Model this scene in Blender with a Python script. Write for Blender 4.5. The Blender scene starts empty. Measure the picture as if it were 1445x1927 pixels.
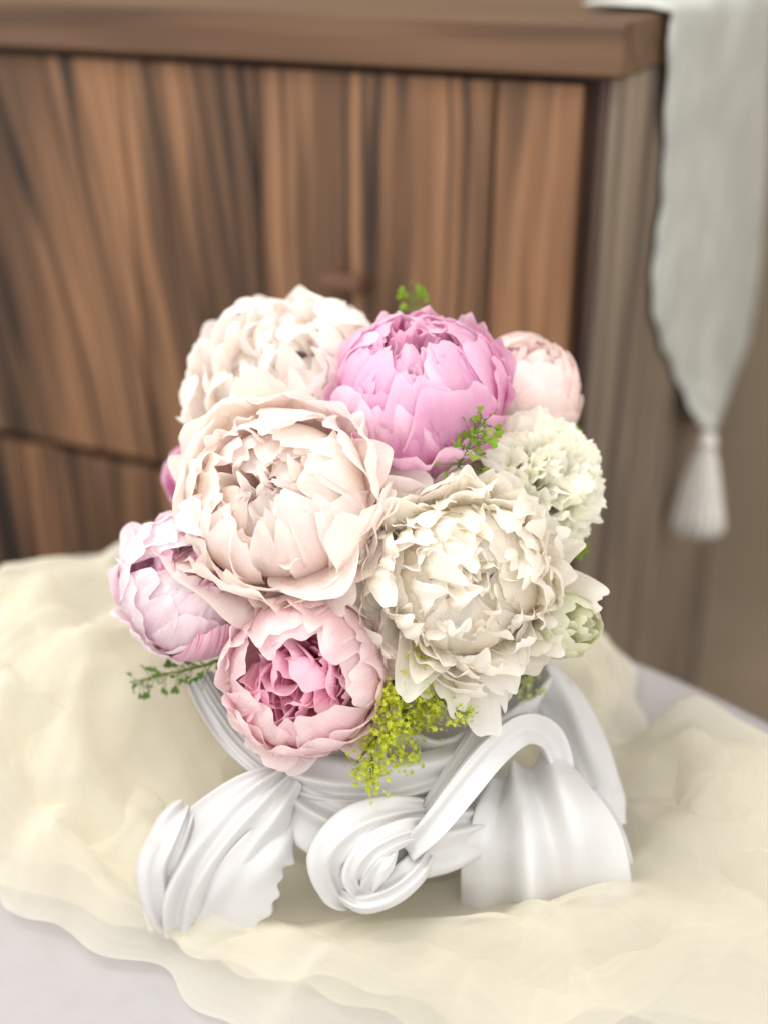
import bpy, math, random
import numpy as np
from mathutils import Vector, Matrix

S = bpy.context.scene
COL = S.collection
rng = np.random.default_rng(7)
random.seed(7)

# ------------------------------------------------------------------ camera
W_PX, H_PX, F_PX = 1445.0, 1927.0, 2300.0
PITCH = math.atan(1114 / F_PX)
TABLE_Z = 0.5
CAM = np.array([0.0, -0.60, TABLE_Z + 0.48])
RT = np.array([1.0, 0, 0])
FW = np.array([0, math.cos(PITCH), -math.sin(PITCH)])
UP = np.cross(RT, FW)


def ray(x, y):
    return (x - W_PX / 2) / F_PX * RT - (y - H_PX / 2) / F_PX * UP + FW


def at(x, y, d):
    """photo pixel at optical-axis depth d (metres)"""
    return CAM + ray(x, y) * d


def on_z(x, y, z=TABLE_Z):
    r = ray(x, y)
    return CAM + r * ((z - CAM[2]) / r[2])


def camdir(x, y, z):
    """direction given as right, up, towards the camera"""
    v = x * RT + y * UP - z * FW
    return v / np.linalg.norm(v)


cd = bpy.data.cameras.new('camera')
cam = bpy.data.objects.new('camera', cd)
COL.objects.link(cam)
cam.location = CAM
cam.rotation_euler = (math.pi / 2 - PITCH, 0, 0)
cd.sensor_fit = 'VERTICAL'
cd.sensor_height = 36.0
cd.lens = 36.0 * F_PX / H_PX
cd.clip_start = 0.02
cd.clip_end = 100
cd.dof.use_dof = True
cd.dof.focus_distance = 0.578
cd.dof.aperture_fstop = cd.lens / 1000 / 0.0140
S.camera = cam

# ------------------------------------------------------------------ light
wd = bpy.data.worlds.new('World')
S.world = wd
wd.use_nodes = True
bg = wd.node_tree.nodes['Background']
bg.inputs[0].default_value = (1.0, 0.98, 0.955, 1)
bg.inputs[1].default_value = 1.24


def area(name, loc, target, size, power, color):
    l = bpy.data.lights.new(name, 'AREA')
    l.shape = 'DISK'
    l.size = size
    l.energy = power
    l.color = color
    o = bpy.data.objects.new(name, l)
    COL.objects.link(o)
    o.location = loc
    o.rotation_euler = (Vector(target) - Vector(loc)).to_track_quat('-Z', 'Y').to_euler()
    return o


area('window_light', (-0.75, -0.15, 2.25), (0, 0.05, 0.65), 0.6, 14, (1.0, 0.97, 0.93))
area('front_fill_light', (0.35, -1.7, 1.9), (0, 0.1, 0.65), 1.3, 9, (0.99, 0.97, 1.0))  # added fill from the camera side, brightens the flower hearts

S.view_settings.view_transform = 'Standard'
S.view_settings.look = 'None'
S.view_settings.gamma = 1
S.view_settings.exposure = 0.27
S.render.engine = 'CYCLES'
S.cycles.max_bounces = 10
S.cycles.diffuse_bounces = 8
S.cycles.transmission_bounces = 8
S.cycles.transparent_max_bounces = 8


# ------------------------------------------------------------------ helpers
def lin(c):
    return tuple(((v / 255) / 12.92 if v / 255 <= 0.04045 else ((v / 255 + 0.055) / 1.055) ** 2.4) for v in c) + (1,)


class NT:
    def __init__(s, name):
        s.m = bpy.data.materials.new(name)
        s.m.use_nodes = True
        s.t = s.m.node_tree
        s.t.nodes.clear()

    def n(s, kind, **kw):
        nd = s.t.nodes.new('ShaderNode' + kind)
        for k, v in kw.items():
            if k.startswith('i_'):
                nd.inputs[k[2:].replace('_', ' ')].default_value = v
            else:
                setattr(nd, k, v)
        return nd

    def l(s, a, b):
        s.t.links.new(a, b)

    def math(s, op, a, b=None):
        nd = s.n('Math', operation=op)
        for i, v in enumerate((a, b)):
            if v is None:
                continue
            if isinstance(v, (int, float)):
                nd.inputs[i].default_value = v
            else:
                s.l(v, nd.inputs[i])
        return nd.outputs[0]

    def ramp(s, fac, stops, interp='EASE'):
        nd = s.n('ValToRGB')
        nd.color_ramp.interpolation = interp
        e = nd.color_ramp.elements
        while len(e) < len(stops):
            e.new(0.5)
        for el, (p, c) in zip(e, stops):
            el.position = p
            el.color = c
        s.l(fac, nd.inputs[0])
        return nd.outputs[0]

    def mix(s, fac, a, b, blend='MIX'):
        nd = s.n('Mix', data_type='RGBA', blend_type=blend)
        for i, v in ((0, fac), (6, a), (7, b)):
            if isinstance(v, (int, float, tuple)):
                nd.inputs[i].default_value = v
            else:
                s.l(v, nd.inputs[i])
        return nd.outputs[2]

    def out(s, sh):
        o = s.n('OutputMaterial')
        s.l(sh, o.inputs[0])
        return s.m


def petal_mat(name, base, mid, tip, trans=0.35, streak=None, streak_amt=0.0, edge=None, var=0.10):
    """petal: colour runs from its claw to its rim, fine veins along its length"""
    t = NT(name)
    uv = t.n('UVMap')
    sp = t.n('SeparateXYZ')
    t.l(uv.outputs[0], sp.inputs[0])
    oi = t.n('ObjectInfo')
    rnd = oi.outputs['Random']
    shift = t.math('MULTIPLY', t.math('SUBTRACT', rnd, 0.5), 0.22)
    vv = t.math('ADD', sp.outputs[1], shift)
    col = t.ramp(vv, [(0.0, lin(base)), (0.42, lin(mid)), (0.82, lin(tip)), (1.0, lin(edge or tip))])
    mp = t.n('Mapping')
    mp.inputs['Scale'].default_value = (38, 2.2, 1)
    t.l(uv.outputs[0], mp.inputs[0])
    cmb = t.n('CombineXYZ')
    t.l(t.math('MULTIPLY', rnd, 50), cmb.inputs[2])
    va = t.n('VectorMath', operation='ADD')
    t.l(mp.outputs[0], va.inputs[0])
    t.l(cmb.outputs[0], va.inputs[1])
    vein = t.n('TexNoise')
    vein.inputs['Scale'].default_value = 1.0
    vein.inputs['Detail'].default_value = 4
    t.l(va.outputs[0], vein.inputs['Vector'])
    vf = vein.outputs['Fac']
    col = t.mix(0.06, col, t.ramp(vf, [(0.3, (0.72, 0.66, 0.66, 1)), (0.7, (1, 1, 1, 1))]), 'MULTIPLY')
    if streak:
        m2 = t.n('Mapping')
        m2.inputs['Scale'].default_value = (34, 1.3, 1)
        t.l(uv.outputs[0], m2.inputs[0])
        v2 = t.n('VectorMath', operation='ADD')
        t.l(m2.outputs[0], v2.inputs[0])
        t.l(cmb.outputs[0], v2.inputs[1])
        n2 = t.n('TexNoise')
        n2.inputs['Scale'].default_value = 1
        n2.inputs['Detail'].default_value = 3
        t.l(v2.outputs[0], n2.inputs['Vector'])
        rim = t.ramp(sp.outputs[1], [(0.55, (0, 0, 0, 1)), (1.0, (1, 1, 1, 1))])
        lowf = t.ramp(sp.outputs[1], [(0.0, (1, 1, 1, 1)), (0.5, (0, 0, 0, 1))])
        k = t.math('MULTIPLY', t.ramp(n2.outputs['Fac'], [(0.46, (0, 0, 0, 1)), (0.62, (1, 1, 1, 1))]),
                   t.math('ADD', rim, lowf))
        col = t.mix(t.math('MULTIPLY', k, streak_amt), col, lin(streak))
    # petals differ a little from one another
    bright = t.n('HueSaturation')
    t.l(t.math('ADD', 1 - var / 2, t.math('MULTIPLY', rnd, var)), bright.inputs['Value'])
    t.l(t.math('ADD', 0.85, t.math('MULTIPLY', rnd, 0.3)), bright.inputs['Saturation'])
    t.l(col, bright.inputs['Color'])
    col = bright.outputs[0]
    crk = t.n('TexNoise')
    crk.inputs['Scale'].default_value = 260
    crk.inputs['Detail'].default_value = 3
    tc = t.n('TexCoord')
    t.l(tc.outputs['Object'], crk.inputs['Vector'])
    hsum = t.math('ADD', t.math('MULTIPLY', vf, 0.7), t.math('MULTIPLY', crk.outputs['Fac'], 0.5))
    bp = t.n('Bump')
    bp.inputs['Strength'].default_value = 0.50
    bp.inputs['Distance'].default_value = 0.0018
    t.l(hsum, bp.inputs['Height'])
    pr = t.n('BsdfPrincipled')
    pr.inputs['Roughness'].default_value = 0.52
    pr.inputs['Specular IOR Level'].default_value = 0.28
    pr.inputs['Sheen Weight'].default_value = 0.12
    t.l(col, pr.inputs['Base Color'])
    t.l(bp.outputs[0], pr.inputs['Normal'])
    tr = t.n('BsdfTranslucent')
    sat = t.n('HueSaturation')
    sat.inputs['Saturation'].default_value = 1.24
    t.l(col, sat.inputs['Color'])
    t.l(sat.outputs[0], tr.inputs[0])
    t.l(bp.outputs[0], tr.inputs['Normal'])
    mx = t.n('MixShader')
    mx.inputs[0].default_value = trans
    t.l(pr.outputs[0], mx.inputs[1])
    t.l(tr.outputs[0], mx.inputs[2])
    return t.out(mx.outputs[0])


def plain_mat(name, color, rough=0.6, var=0.15, scale=30, trans=0.0, bump=0.0, spec=0.3, color2=None, dist=0.002):
    t = NT(name)
    tc = t.n('TexCoord')
    nz = t.n('TexNoise')
    nz.inputs['Scale'].default_value = scale
    nz.inputs['Detail'].default_value = 5
    t.l(tc.outputs['Object'], nz.inputs['Vector'])
    c = lin(color)
    c2 = lin(color2) if color2 else tuple(v * (1 - var) for v in c[:3]) + (1,)
    oi = t.n('ObjectInfo')
    fac = t.math('ADD', t.math('MULTIPLY', nz.outputs['Fac'], 0.8),
                 t.math('MULTIPLY', oi.outputs['Random'], 0.2))
    col = t.ramp(fac, [(0.3, c), (0.7, c2)])
    pr = t.n('BsdfPrincipled')
    pr.inputs['Roughness'].default_value = rough
    pr.inputs['Specular IOR Level'].default_value = spec
    t.l(col, pr.inputs['Base Color'])
    if bump:
        bp = t.n('Bump')
        bp.inputs['Strength'].default_value = bump
        bp.inputs['Distance'].default_value = dist
        t.l(nz.outputs['Fac'], bp.inputs['Height'])
        t.l(bp.outputs[0], pr.inputs['Normal'])
    sh = pr.outputs[0]
    if trans:
        tr = t.n('BsdfTranslucent')
        t.l(col, tr.inputs[0])
        mx = t.n('MixShader')
        mx.inputs[0].default_value = trans
        t.l(sh, mx.inputs[1])
        t.l(tr.outputs[0], mx.inputs[2])
        sh = mx.outputs[0]
    return t.out(sh)


def wood_mat(name, light, mid, dark, band=1.0, fine=1.0, rough=0.55, axis='Z'):
    """vertical figured wood: slanting dark figure lines plus fine pores"""
    t = NT(name)
    tc = t.n('TexCoord')
    sp = t.n('SeparateXYZ')
    t.l(tc.outputs['Object'], sp.inputs[0])
    oi = t.n('ObjectInfo')
    at_ = t.n('Attribute', attribute_type='OBJECT', attribute_name='grain_slant')
    X, Y, Z = sp.outputs
    if axis == 'X':
        X, Z = Z, X
    slx = t.math('ADD', X, t.math('MULTIPLY', Z, at_.outputs['Fac']))
    seed = t.math('MULTIPLY', oi.outputs['Random'], 37.0)

    def stretched(kx, kz, detail, rgh=0.5, extra=None):
        cmb = t.n('CombineXYZ')
        xx = t.math('MULTIPLY', slx, kx)
        if extra is not None:
            xx = t.math('ADD', xx, extra)
        t.l(xx, cmb.inputs[0])
        t.l(t.math('ADD', t.math('MULTIPLY', Y, kx), seed), cmb.inputs[1])
        t.l(t.math('MULTIPLY', Z, kz), cmb.inputs[2])
        nz = t.n('TexNoise')
        nz.inputs['Scale'].default_value = 1
        nz.inputs['Detail'].default_value = detail
        nz.inputs['Roughness'].default_value = rgh
        t.l(cmb.outputs[0], nz.inputs['Vector'])
        return nz.outputs['Fac']
    warp = stretched(7, 3.2, 2)
    w = t.math('MULTIPLY', t.math('SUBTRACT', warp, 0.5), 0.7)
    big = stretched(20 * band, 1.3, 3, 0.55, w)
    pores = stretched(130 * fine, 4.0, 4)
    col = t.ramp(big, [(0.34, lin(dark)), (0.45, lin(mid)), (0.60, lin(light)), (0.76, lin(mid))])
    line = stretched(26 * band, 0.9, 1, 0.4, w)
    ln = t.math('ABSOLUTE', t.math('SUBTRACT', line, 0.5))
    lf = t.ramp(ln, [(0.0, (1, 1, 1, 1)), (0.045, (0, 0, 0, 1))])
    col = t.mix(t.math('MULTIPLY', lf, 0.9), col, lin(dark))
    col = t.mix(0.6, col, t.ramp(pores, [(0.3, (0.55, 0.5, 0.47, 1)), (0.62, (1, 1, 1, 1))]), 'MULTIPLY')
    pr = t.n('BsdfPrincipled')
    pr.inputs['Roughness'].default_value = rough
    pr.inputs['Specular IOR Level'].default_value = 0.3
    t.l(col, pr.inputs['Base Color'])
    bp = t.n('Bump')
    bp.inputs['Strength'].default_value = 0.25
    bp.inputs['Distance'].default_value = 0.001
    t.l(pores, bp.inputs['Height'])
    t.l(bp.outputs[0], pr.inputs['Normal'])
    return t.out(pr.outputs[0])


def tulle_mat(name, color, opacity):
    t = NT(name)
    tc = t.n('TexCoord')
    nz = t.n('TexNoise')
    nz.inputs['Scale'].default_value = 9
    nz.inputs['Detail'].default_value = 4
    t.l(tc.outputs['Object'], nz.inputs['Vector'])
    c = lin(color)
    col = t.ramp(nz.outputs['Fac'], [(0.3, c), (0.7, tuple(v * 0.9 for v in c[:3]) + (1,))])
    df = t.n('BsdfDiffuse')
    t.l(col, df.inputs[0])
    tr = t.n('BsdfTranslucent')
    t.l(col, tr.inputs[0])
    m1 = t.n('MixShader')
    m1.inputs[0].default_value = 0.5
    t.l(df.outputs[0], m1.inputs[1])
    t.l(tr.outputs[0], m1.inputs[2])
    tp = t.n('BsdfTransparent')
    # a net seen edge-on closes up
    lw = t.n('LayerWeight')
    lw.inputs['Blend'].default_value = 0.35
    uv = t.n('UVMap')
    mp = t.n('Mapping')
    mp.inputs['Scale'].default_value = (7, 70, 1)
    t.l(uv.outputs[0], mp.inputs[0])
    th = t.n('TexNoise')
    th.inputs['Scale'].default_value = 1
    th.inputs['Detail'].default_value = 5
    th.inputs['Distortion'].default_value = 0.3
    t.l(mp.outputs[0], th.inputs['Vector'])
    bp = t.n('Bump')
    bp.inputs['Strength'].default_value = 0.05
    bp.inputs['Distance'].default_value = 0.003
    t.l(th.outputs['Fac'], bp.inputs['Height'])
    t.l(bp.outputs[0], df.inputs['Normal'])
    dens = t.math('MULTIPLY', t.math('SUBTRACT', th.outputs['Fac'], 0.5), 0.07)
    fac = t.math('MINIMUM', t.math('ADD', t.math('ADD', opacity, dens), t.math('MULTIPLY', lw.outputs['Facing'], 0.6)), 1.0)
    m2 = t.n('MixShader')
    t.l(fac, m2.inputs[0])
    t.l(tp.outputs[0], m2.inputs[1])
    t.l(m1.outputs[0], m2.inputs[2])
    return t.out(m2.outputs[0])


def link(name, me, mat, parent=None):
    o = bpy.data.objects.new(name, me)
    COL.objects.link(o)
    if mat and len(me.materials) == 0:
        me.materials.append(mat)
    if parent is not None:
        o.parent = parent
    return o


def mesh(name, verts, faces, mat=None, smooth=True, uv=None):
    me = bpy.data.meshes.new(name)
    me.from_pydata([tuple(map(float, v)) for v in verts], [], [tuple(map(int, f)) for f in faces])
    if smooth:
        me.polygons.foreach_set('use_smooth', [True] * len(me.polygons))
    if uv is not None:
        lay = me.uv_layers.new(name='UVMap')
        idx = np.empty(len(me.loops), dtype=np.int32)
        me.loops.foreach_get('vertex_index', idx)
        lay.data.foreach_set('uv', np.asarray(uv, dtype=np.float32)[idx].ravel())
    if mat:
        me.materials.append(mat)
    me.update()
    return me


_gf = {}


def grid_faces(nv, nu, wrap=False):
    k = (nv, nu, wrap)
    if k not in _gf:
        f = []
        for i in range(nv - 1):
            for j in range(nu if wrap else nu - 1):
                j2 = (j + 1) % nu
                f.append((i * nu + j, i * nu + j2, (i + 1) * nu + j2, (i + 1) * nu + j))
        _gf[k] = f
    return _gf[k]


def grid(name, P, mat, parent=None, wrap=False):
    nv, nu = P.shape[:2]
    U, V = np.meshgrid(np.linspace(0, 1, nu), np.linspace(0, 1, nv))
    me = mesh(name, P.reshape(-1, 3), grid_faces(nv, nu, wrap), mat, True,
              np.stack([U.ravel(), V.ravel()], 1))
    return link(name, me, None, parent)


def thing(name, label, cat, M=None, group=None):
    o = bpy.data.objects.new(name, None)
    COL.objects.link(o)
    o.empty_display_size = 0.02
    if M is not None:
        o.matrix_world = M
    o['label'] = label
    o['category'] = cat
    if group:
        o['group'] = group
    return o


def tag(o, label, cat, group=None):
    o['label'] = label
    o['category'] = cat
    if group:
        o['group'] = group
    return o


def struct(o):
    o['kind'] = 'structure'
    return o


def axis_matrix(loc, axis, spin=0.0):
    z = Vector(axis).normalized()
    q = Vector((0, 0, 1)).rotation_difference(z)
    M = q.to_matrix().to_4x4() @ Matrix.Rotation(spin, 4, 'Z')
    M.translation = Vector(loc)
    return M


def sines(x, y, r, octs=4, f0=1.0):
    """cheap smooth random field, about -1..1"""
    s = 0
    a = 1.0
    tot = 0
    f = f0
    for _ in range(octs):
        for _k in range(3):
            an = r.uniform(0, 2 * math.pi)
            s = s + a * np.sin(f * (x * math.cos(an) + y * math.sin(an)) + r.uniform(0, 6.28)) / 1.7
        tot += a
        a *= 0.55
        f *= 1.9
    return s / tot


def sstep(a, b, x):
    t = np.clip((x - a) / (b - a), 0, 1)
    return t * t * (3 - 2 * t)


def rot_about(P, o, ax, ang):
    ax = ax / np.linalg.norm(ax)
    v = P - o
    c, s = math.cos(ang), math.sin(ang)
    return o + v * c + np.cross(ax, v) * s + (v @ ax)[..., None] * ax * (1 - c)


def tube(name, pts, radii, mat, parent=None, n=8):
    pts = np.asarray(pts, float)
    radii = np.broadcast_to(np.asarray(radii, float), (len(pts),))
    T = np.gradient(pts, axis=0)
    T /= np.linalg.norm(T, axis=1)[:, None] + 1e-12
    ref = np.array([0.3, 0.2, 0.93])
    rings = []
    for p, t_, r_ in zip(pts, T, radii):
        a = np.cross(t_, ref)
        if np.linalg.norm(a) < 1e-3:
            a = np.cross(t_, [1, 0, 0])
        a /= np.linalg.norm(a)
        b = np.cross(t_, a)
        rings.append([p + r_ * (math.cos(k) * a + math.sin(k) * b) for k in np.linspace(0, 2 * math.pi, n, False)])
    V = np.array(rings).reshape(-1, 3)
    F = list(grid_faces(len(pts), n, True))
    F = F + [tuple(range(n))[::-1], tuple((len(pts) - 1) * n + k for k in range(n))]
    return link(name, mesh(name, V, F, mat), None, parent)


def spline(ctrl, n=40):
    """Catmull-Rom through control rows"""
    c = np.asarray(ctrl, float)
    c = np.vstack([2 * c[0] - c[1], c, 2 * c[-1] - c[-2]])
    m = len(c) - 3
    out = []
    for s in np.linspace(0, m - 1e-6, n):
        i = int(s)
        t = s - i
        p0, p1, p2, p3 = c[i:i + 4]
        out.append(0.5 * (2 * p1 + (p2 - p0) * t + (2 * p0 - 5 * p1 + 4 * p2 - p3) * t ** 2 + (3 * p1 - p0 - 3 * p2 + p3) * t ** 3))
    return np.array(out)


def box(name, lo, hi, mat, parent=None, bevel=0.0):
    x0, y0, z0 = lo
    x1, y1, z1 = hi
    V = [(x0, y0, z0), (x1, y0, z0), (x1, y1, z0), (x0, y1, z0), (x0, y0, z1), (x1, y0, z1), (x1, y1, z1), (x0, y1, z1)]
    F = [(0, 3, 2, 1), (4, 5, 6, 7), (0, 1, 5, 4), (1, 2, 6, 5), (2, 3, 7, 6), (3, 0, 4, 7)]
    o = link(name, mesh(name, V, F, mat, False), None, parent)
    if bevel:
        b = o.modifiers.new('bevel', 'BEVEL')
        b.width = bevel
        b.segments = 2
    return o


# ------------------------------------------------------------------ setting
M_floor = plain_mat('floor_board', (158, 142, 122), 0.6, 0.2, 4)
M_wall = plain_mat('taupe_wall', (160, 144, 122), 0.8, 0.12, 3)
fl = link('floor', mesh('floor', [(-4, -3, 0), (4, -3, 0), (4, 5, 0), (-4, 5, 0)], [(0, 1, 2, 3)], M_floor, False), None)
struct(fl)

# cabinet frame: origin at its near right slab corner
r0 = ray(1170, 150)
K = CAM + r0 * (0.86 / r0[1])
YAW = math.radians(25.5)
EX = np.array([math.cos(YAW), -math.sin(YAW), 0])
EY = np.array([math.sin(YAW), math.cos(YAW), 0])
CABZ = float(K[2])


def cab_front(x, y):
    r = ray(x, y)
    q = CAM + r * (((K - CAM) @ EY) / (r @ EY)) - K
    return q @ EX, q[2]


def cab_side(x, y, off=0.0):
    r = ray(x, y)
    q = CAM + r * (((K + EX * off - CAM) @ EX) / (r @ EX)) - K
    return q @ EY, q[2]


Mc = Matrix.Rotation(-YAW, 4, 'Z')
Mc.translation = Vector((K[0], K[1], 0))
wood_front = wood_mat('figured_walnut', (145, 107, 78), (97, 72, 53), (36, 29, 26))
wood_slab = wood_mat('plain_walnut_top', (108, 81, 60), (99, 73, 54), (86, 64, 47), band=0.4, fine=0.6, rough=0.36, axis='X')
wood_side = wood_mat('shade_greyed_walnut_side', (148, 133, 117), (126, 113, 98), (98, 87, 77), band=0.8, fine=0.5)  # the side's cooler, weaker light is put into this greyer wood colour
wood_shaded = wood_mat('shaded_walnut_post', (92, 72, 62), (78, 60, 52), (54, 42, 40), band=0.7)  # the post's shade under the slab is put into this darker colour

cab = thing('wooden_cabinet', 'brown figured wood cabinet with thick top standing behind the table', 'cabinet', Mc)
CW, CD, TH = 1.25, 0.72, float(cab_front(1170, 42)[1])
top = box('top', (-CW, 0, CABZ), (0, CD, CABZ + TH), wood_slab, cab, 0.003)
body_back = box('carcass', (-CW + 0.01, 0.03, 0.0), (-0.012, CD - 0.01, CABZ - 0.0005), wood_shaded, cab)
FY0, FY1 = 0.010, 0.0295
zgap = float(cab_front(150, 858)[1]) + CABZ
px_x = [-CW + 0.02, -0.80, cab_front(-150, 100)[0], cab_front(207, 95)[0], cab_front(466, 115)[0], cab_front(924, 140)[0], cab_front(1092, 150)[0]]
slants = [0.2, 0.16, 0.15, 0.12, 0.0, -0.02]
for i in range(6):
    a, b = float(px_x[i]) + 0.0012, float(px_x[i + 1]) - 0.0012
    o = box('plank', (a, FY0, zgap + 0.005), (b, FY1, CABZ - 0.006), wood_front, cab, 0.0012)
    o['grain_slant'] = slants[i]
lower_x = [-CW + 0.02, -0.85, cab_front(-180, 870)[0], cab_front(40, 900)[0], cab_front(330, 950)[0], -0.20, float(px_x[-1])]
for i in range(6):
    a, b = float(lower_x[i]) + 0.0012, float(lower_x[i + 1]) - 0.0012
    o = box('plank', (a, FY0, 0.06), (b, FY1, zgap - 0.005), wood_front, cab, 0.0012)
    o['grain_slant'] = 0.06
box('plinth', (-CW + 0.02, 0.02, 0.0), (-0.02, 0.0295, 0.056), wood_shaded, cab)
post = box('corner_post', (float(px_x[-1]) + 0.010, 0.014, 0.0), (-0.0125, 0.0295, CABZ - 0.001), wood_shaded, cab, 0.001)
sx = [0.012, 0.135, 0.30, 0.50, CD - 0.02]
for i in range(4):
    o = box('side_board', (-0.0115, sx[i] + 0.001, 0.0), (-0.004, sx[i + 1] - 0.001, CABZ - 0.001), wood_side, cab, 0.001)
    o['grain_slant'] = 0.0
hx, hz = cab_front(646, 532)
box('drawer_pull', (float(hx) - 0.018, -0.008, CABZ + float(hz) - 0.006), (float(hx) + 0.018, FY0 + 0.002, CABZ + float(hz) + 0.006),
    plain_mat('reddish_pull', (104, 72, 58), 0.5), cab, 0.003)

# wall behind the cabinet
wb = Vector((K[0], K[1], 0)) + Vector(EY) * (CD + 0.25)
wp = [wb - Vector(EX) * 3, wb + Vector(EX) * 2.2]
wl = link('wall', mesh('wall', [(wp[0].x, wp[0].y, 0), (wp[1].x, wp[1].y, 0), (wp[1].x, wp[1].y, 2.6), (wp[0].x, wp[0].y, 2.6)],
                       [(0, 1, 2, 3)], M_wall, False), None)
struct(wl)

# table under its cloth
TC = np.array([-0.198, -0.31])
TR = 0.60
M_leg = plain_mat('table_wood', (96, 72, 54), 0.5)
M_linen = plain_mat('white_linen', (170, 167, 167), 0.85, 0.05, 60, bump=0.15)
tb = thing('round_table', 'round pedestal table hidden under the white cloth', 'table', Matrix.Translation((TC[0], TC[1], 0)))


def lathe(name, prof, mat, parent, n=48, offs=None):
    P = np.array([[(r_ * math.cos(a), r_ * math.sin(a), z_) for a in np.linspace(0, 2 * math.pi, n, False)] for r_, z_ in prof])
    if offs is not None:
        P = offs(P)
    return grid(name, P, mat, parent, True)


lathe('tabletop', [(0.001, 0.465), (TR - 0.012, 0.465), (TR - 0.008, 0.475), (TR - 0.008, 0.488), (TR - 0.014, 0.4955), (0.001, 0.4955)], M_leg, tb)
lathe('pedestal', [(0.03, 0.4645), (0.035, 0.30), (0.05, 0.12), (0.04, 0.05), (0.20, 0.03), (0.22, 0.0)], M_leg, tb)


def cloth_fold(P):
    r = np.hypot(P[..., 0], P[..., 1])
    a = np.arctan2(P[..., 1], P[..., 0])
    down = np.clip((TABLE_Z - P[..., 2]) / 0.3, 0, 1)
    k = 1 + down * (0.05 * np.sin(17 * a + 0.6 * np.sin(3 * a)) + 0.03 * np.sin(29 * a + 1))
    Q = P.copy()
    Q[..., 0] *= k
    Q[..., 1] *= k
    flat = (r < TR - 0.02) & (down < 0.02)
    Q[..., 2] += np.where(flat, 0.0012 * np.sin(P[..., 0] * 40 + 2 * np.sin(P[..., 1] * 22)) * np.sin(P[..., 1] * 31), 0)
    return Q


prof = [(0.001, 0.4985)] + [(r_, 0.4985) for r_ in np.linspace(0.05, TR - 0.02, 22)] + \
       [(TR - 0.008, 0.4975), (TR - 0.001, 0.493), (TR + 0.003, 0.48), (TR + 0.005, 0.46)] + [(TR + 0.012, z_) for z_ in np.linspace(0.40, 0.12, 9)]
tcl = lathe('tablecloth', prof, M_linen, None, 160, cloth_fold)
tcl.location = (TC[0], TC[1], 0)
tag(tcl, 'plain white cloth spread over the round table', 'tablecloth')

# runner over the cabinet side, with tassel
M_run = plain_mat('pale_grey_runner', (219, 222, 215), 0.8, 0.2, 16, trans=0.2, bump=0.3, dist=0.004)
run = thing('table_runner', 'pale grey pointed runner hanging over the cabinet side, tassel at its tip', 'runner', Mc)
leftE = [(1262, -6), (1254, 120), (1248, 260), (1243, 380), (1230, 470), (1225, 560), (1238, 630), (1262, 690), (1290, 750), (1318, 806)]
rightE = [(1452, -6), (1448, 120), (1444, 260), (1438, 380), (1430, 480), (1418, 580), (1404, 650), (1380, 710), (1358, 770), (1342, 806)]
nu = 24
LP = spline([p for p in leftE], 40)
RP = spline([p for p in rightE], 40)
P = np.zeros((40, nu, 3))
for i in range(40):
    v = i / 39
    off0 = 0.005 - 0.0055 * float(sstep(0.05, 0.3, v)) + 0.026 * float(sstep(0.80, 1.0, v))
    ly, lz = cab_side(LP[i, 0], LP[i, 1], off0)
    ry, rz = cab_side(RP[i, 0], RP[i, 1], off0)
    for j in range(nu):
        s = j / (nu - 1)
        edge = max(0, 1 - 8 * min(s, 1 - s))
        P[i, j] = (off0 + math.sin(math.pi * s) * (0.006 * (0.5 + 0.5 * math.sin(s * 13 + 2 * v)) + 0.003),
                   ly * (1 - s) + ry * s + edge * 0.004 * math.sin(60 * v), CABZ + lz * (1 - s) + rz * s)
zt = CABZ + TH
# the part lying on the cabinet top
first = P[0].copy()
rows = []
for x_, z_ in ((-0.06, zt + 0.004), (-0.045, zt + 0.005), (-0.025, zt + 0.004), (-0.01, zt + 0.004), (0.006, zt + 0.001)):
    q = first.copy()
    q[:, 0] = x_
    q[:, 2] = z_ + 0.0015 * np.sin(np.arange(nu) * 0.9)
    rows.append(q)
P = np.vstack([np.array(rows), P[1:]])
ro = grid('cloth', P, M_run, run)
sol = ro.modifiers.new('solid', 'SOLIDIFY')
sol.thickness = 0.0012
ty, tz = cab_side(1330, 822, 0.030)
tip = np.array([0.030, float(ty), CABZ + float(tz)])
M_tas = plain_mat('white_tassel', (226, 222, 214), 0.8, 0.12, 90)


def tassel_offs(P):
    a = np.arctan2(P[..., 1], P[..., 0])
    k = 1 + 0.10 * np.sin(15 * a) + 0.08 * np.sin(29 * a + 1)
    Q = P.copy()
    Q[..., :2] *= k[..., None]
    return Q + tip


LT = 0.100
lathe('tassel_skirt', [(0.001, -0.012), (0.008, -0.014), (0.012, -0.025), (0.017, -0.05), (0.023, -0.08), (0.027, -LT), (0.02, -LT - 0.004), (0.001, -LT - 0.003)],
      M_tas, run, 96, tassel_offs)
lathe('tassel_knot', [(0.001, 0.006), (0.008, 0.003), (0.011, -0.006), (0.008, -0.014), (0.001, -0.017)], M_tas, run, 16, lambda P: P + tip)

# ------------------------------------------------------------------ tulle
def inside(poly, X, Y):
    n = len(poly)
    c = np.zeros(X.shape, bool)
    for i in range(n):
        x1, y1 = poly[i]
        x2, y2 = poly[(i + 1) % n]
        cond = ((y1 > Y) != (y2 > Y)) & (X < (x2 - x1) * (Y - y1) / (y2 - y1 + 1e-12) + x1)
        c ^= cond
    return c


VX, VY = 0.008, 0.0      # vase centre on the table


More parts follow.
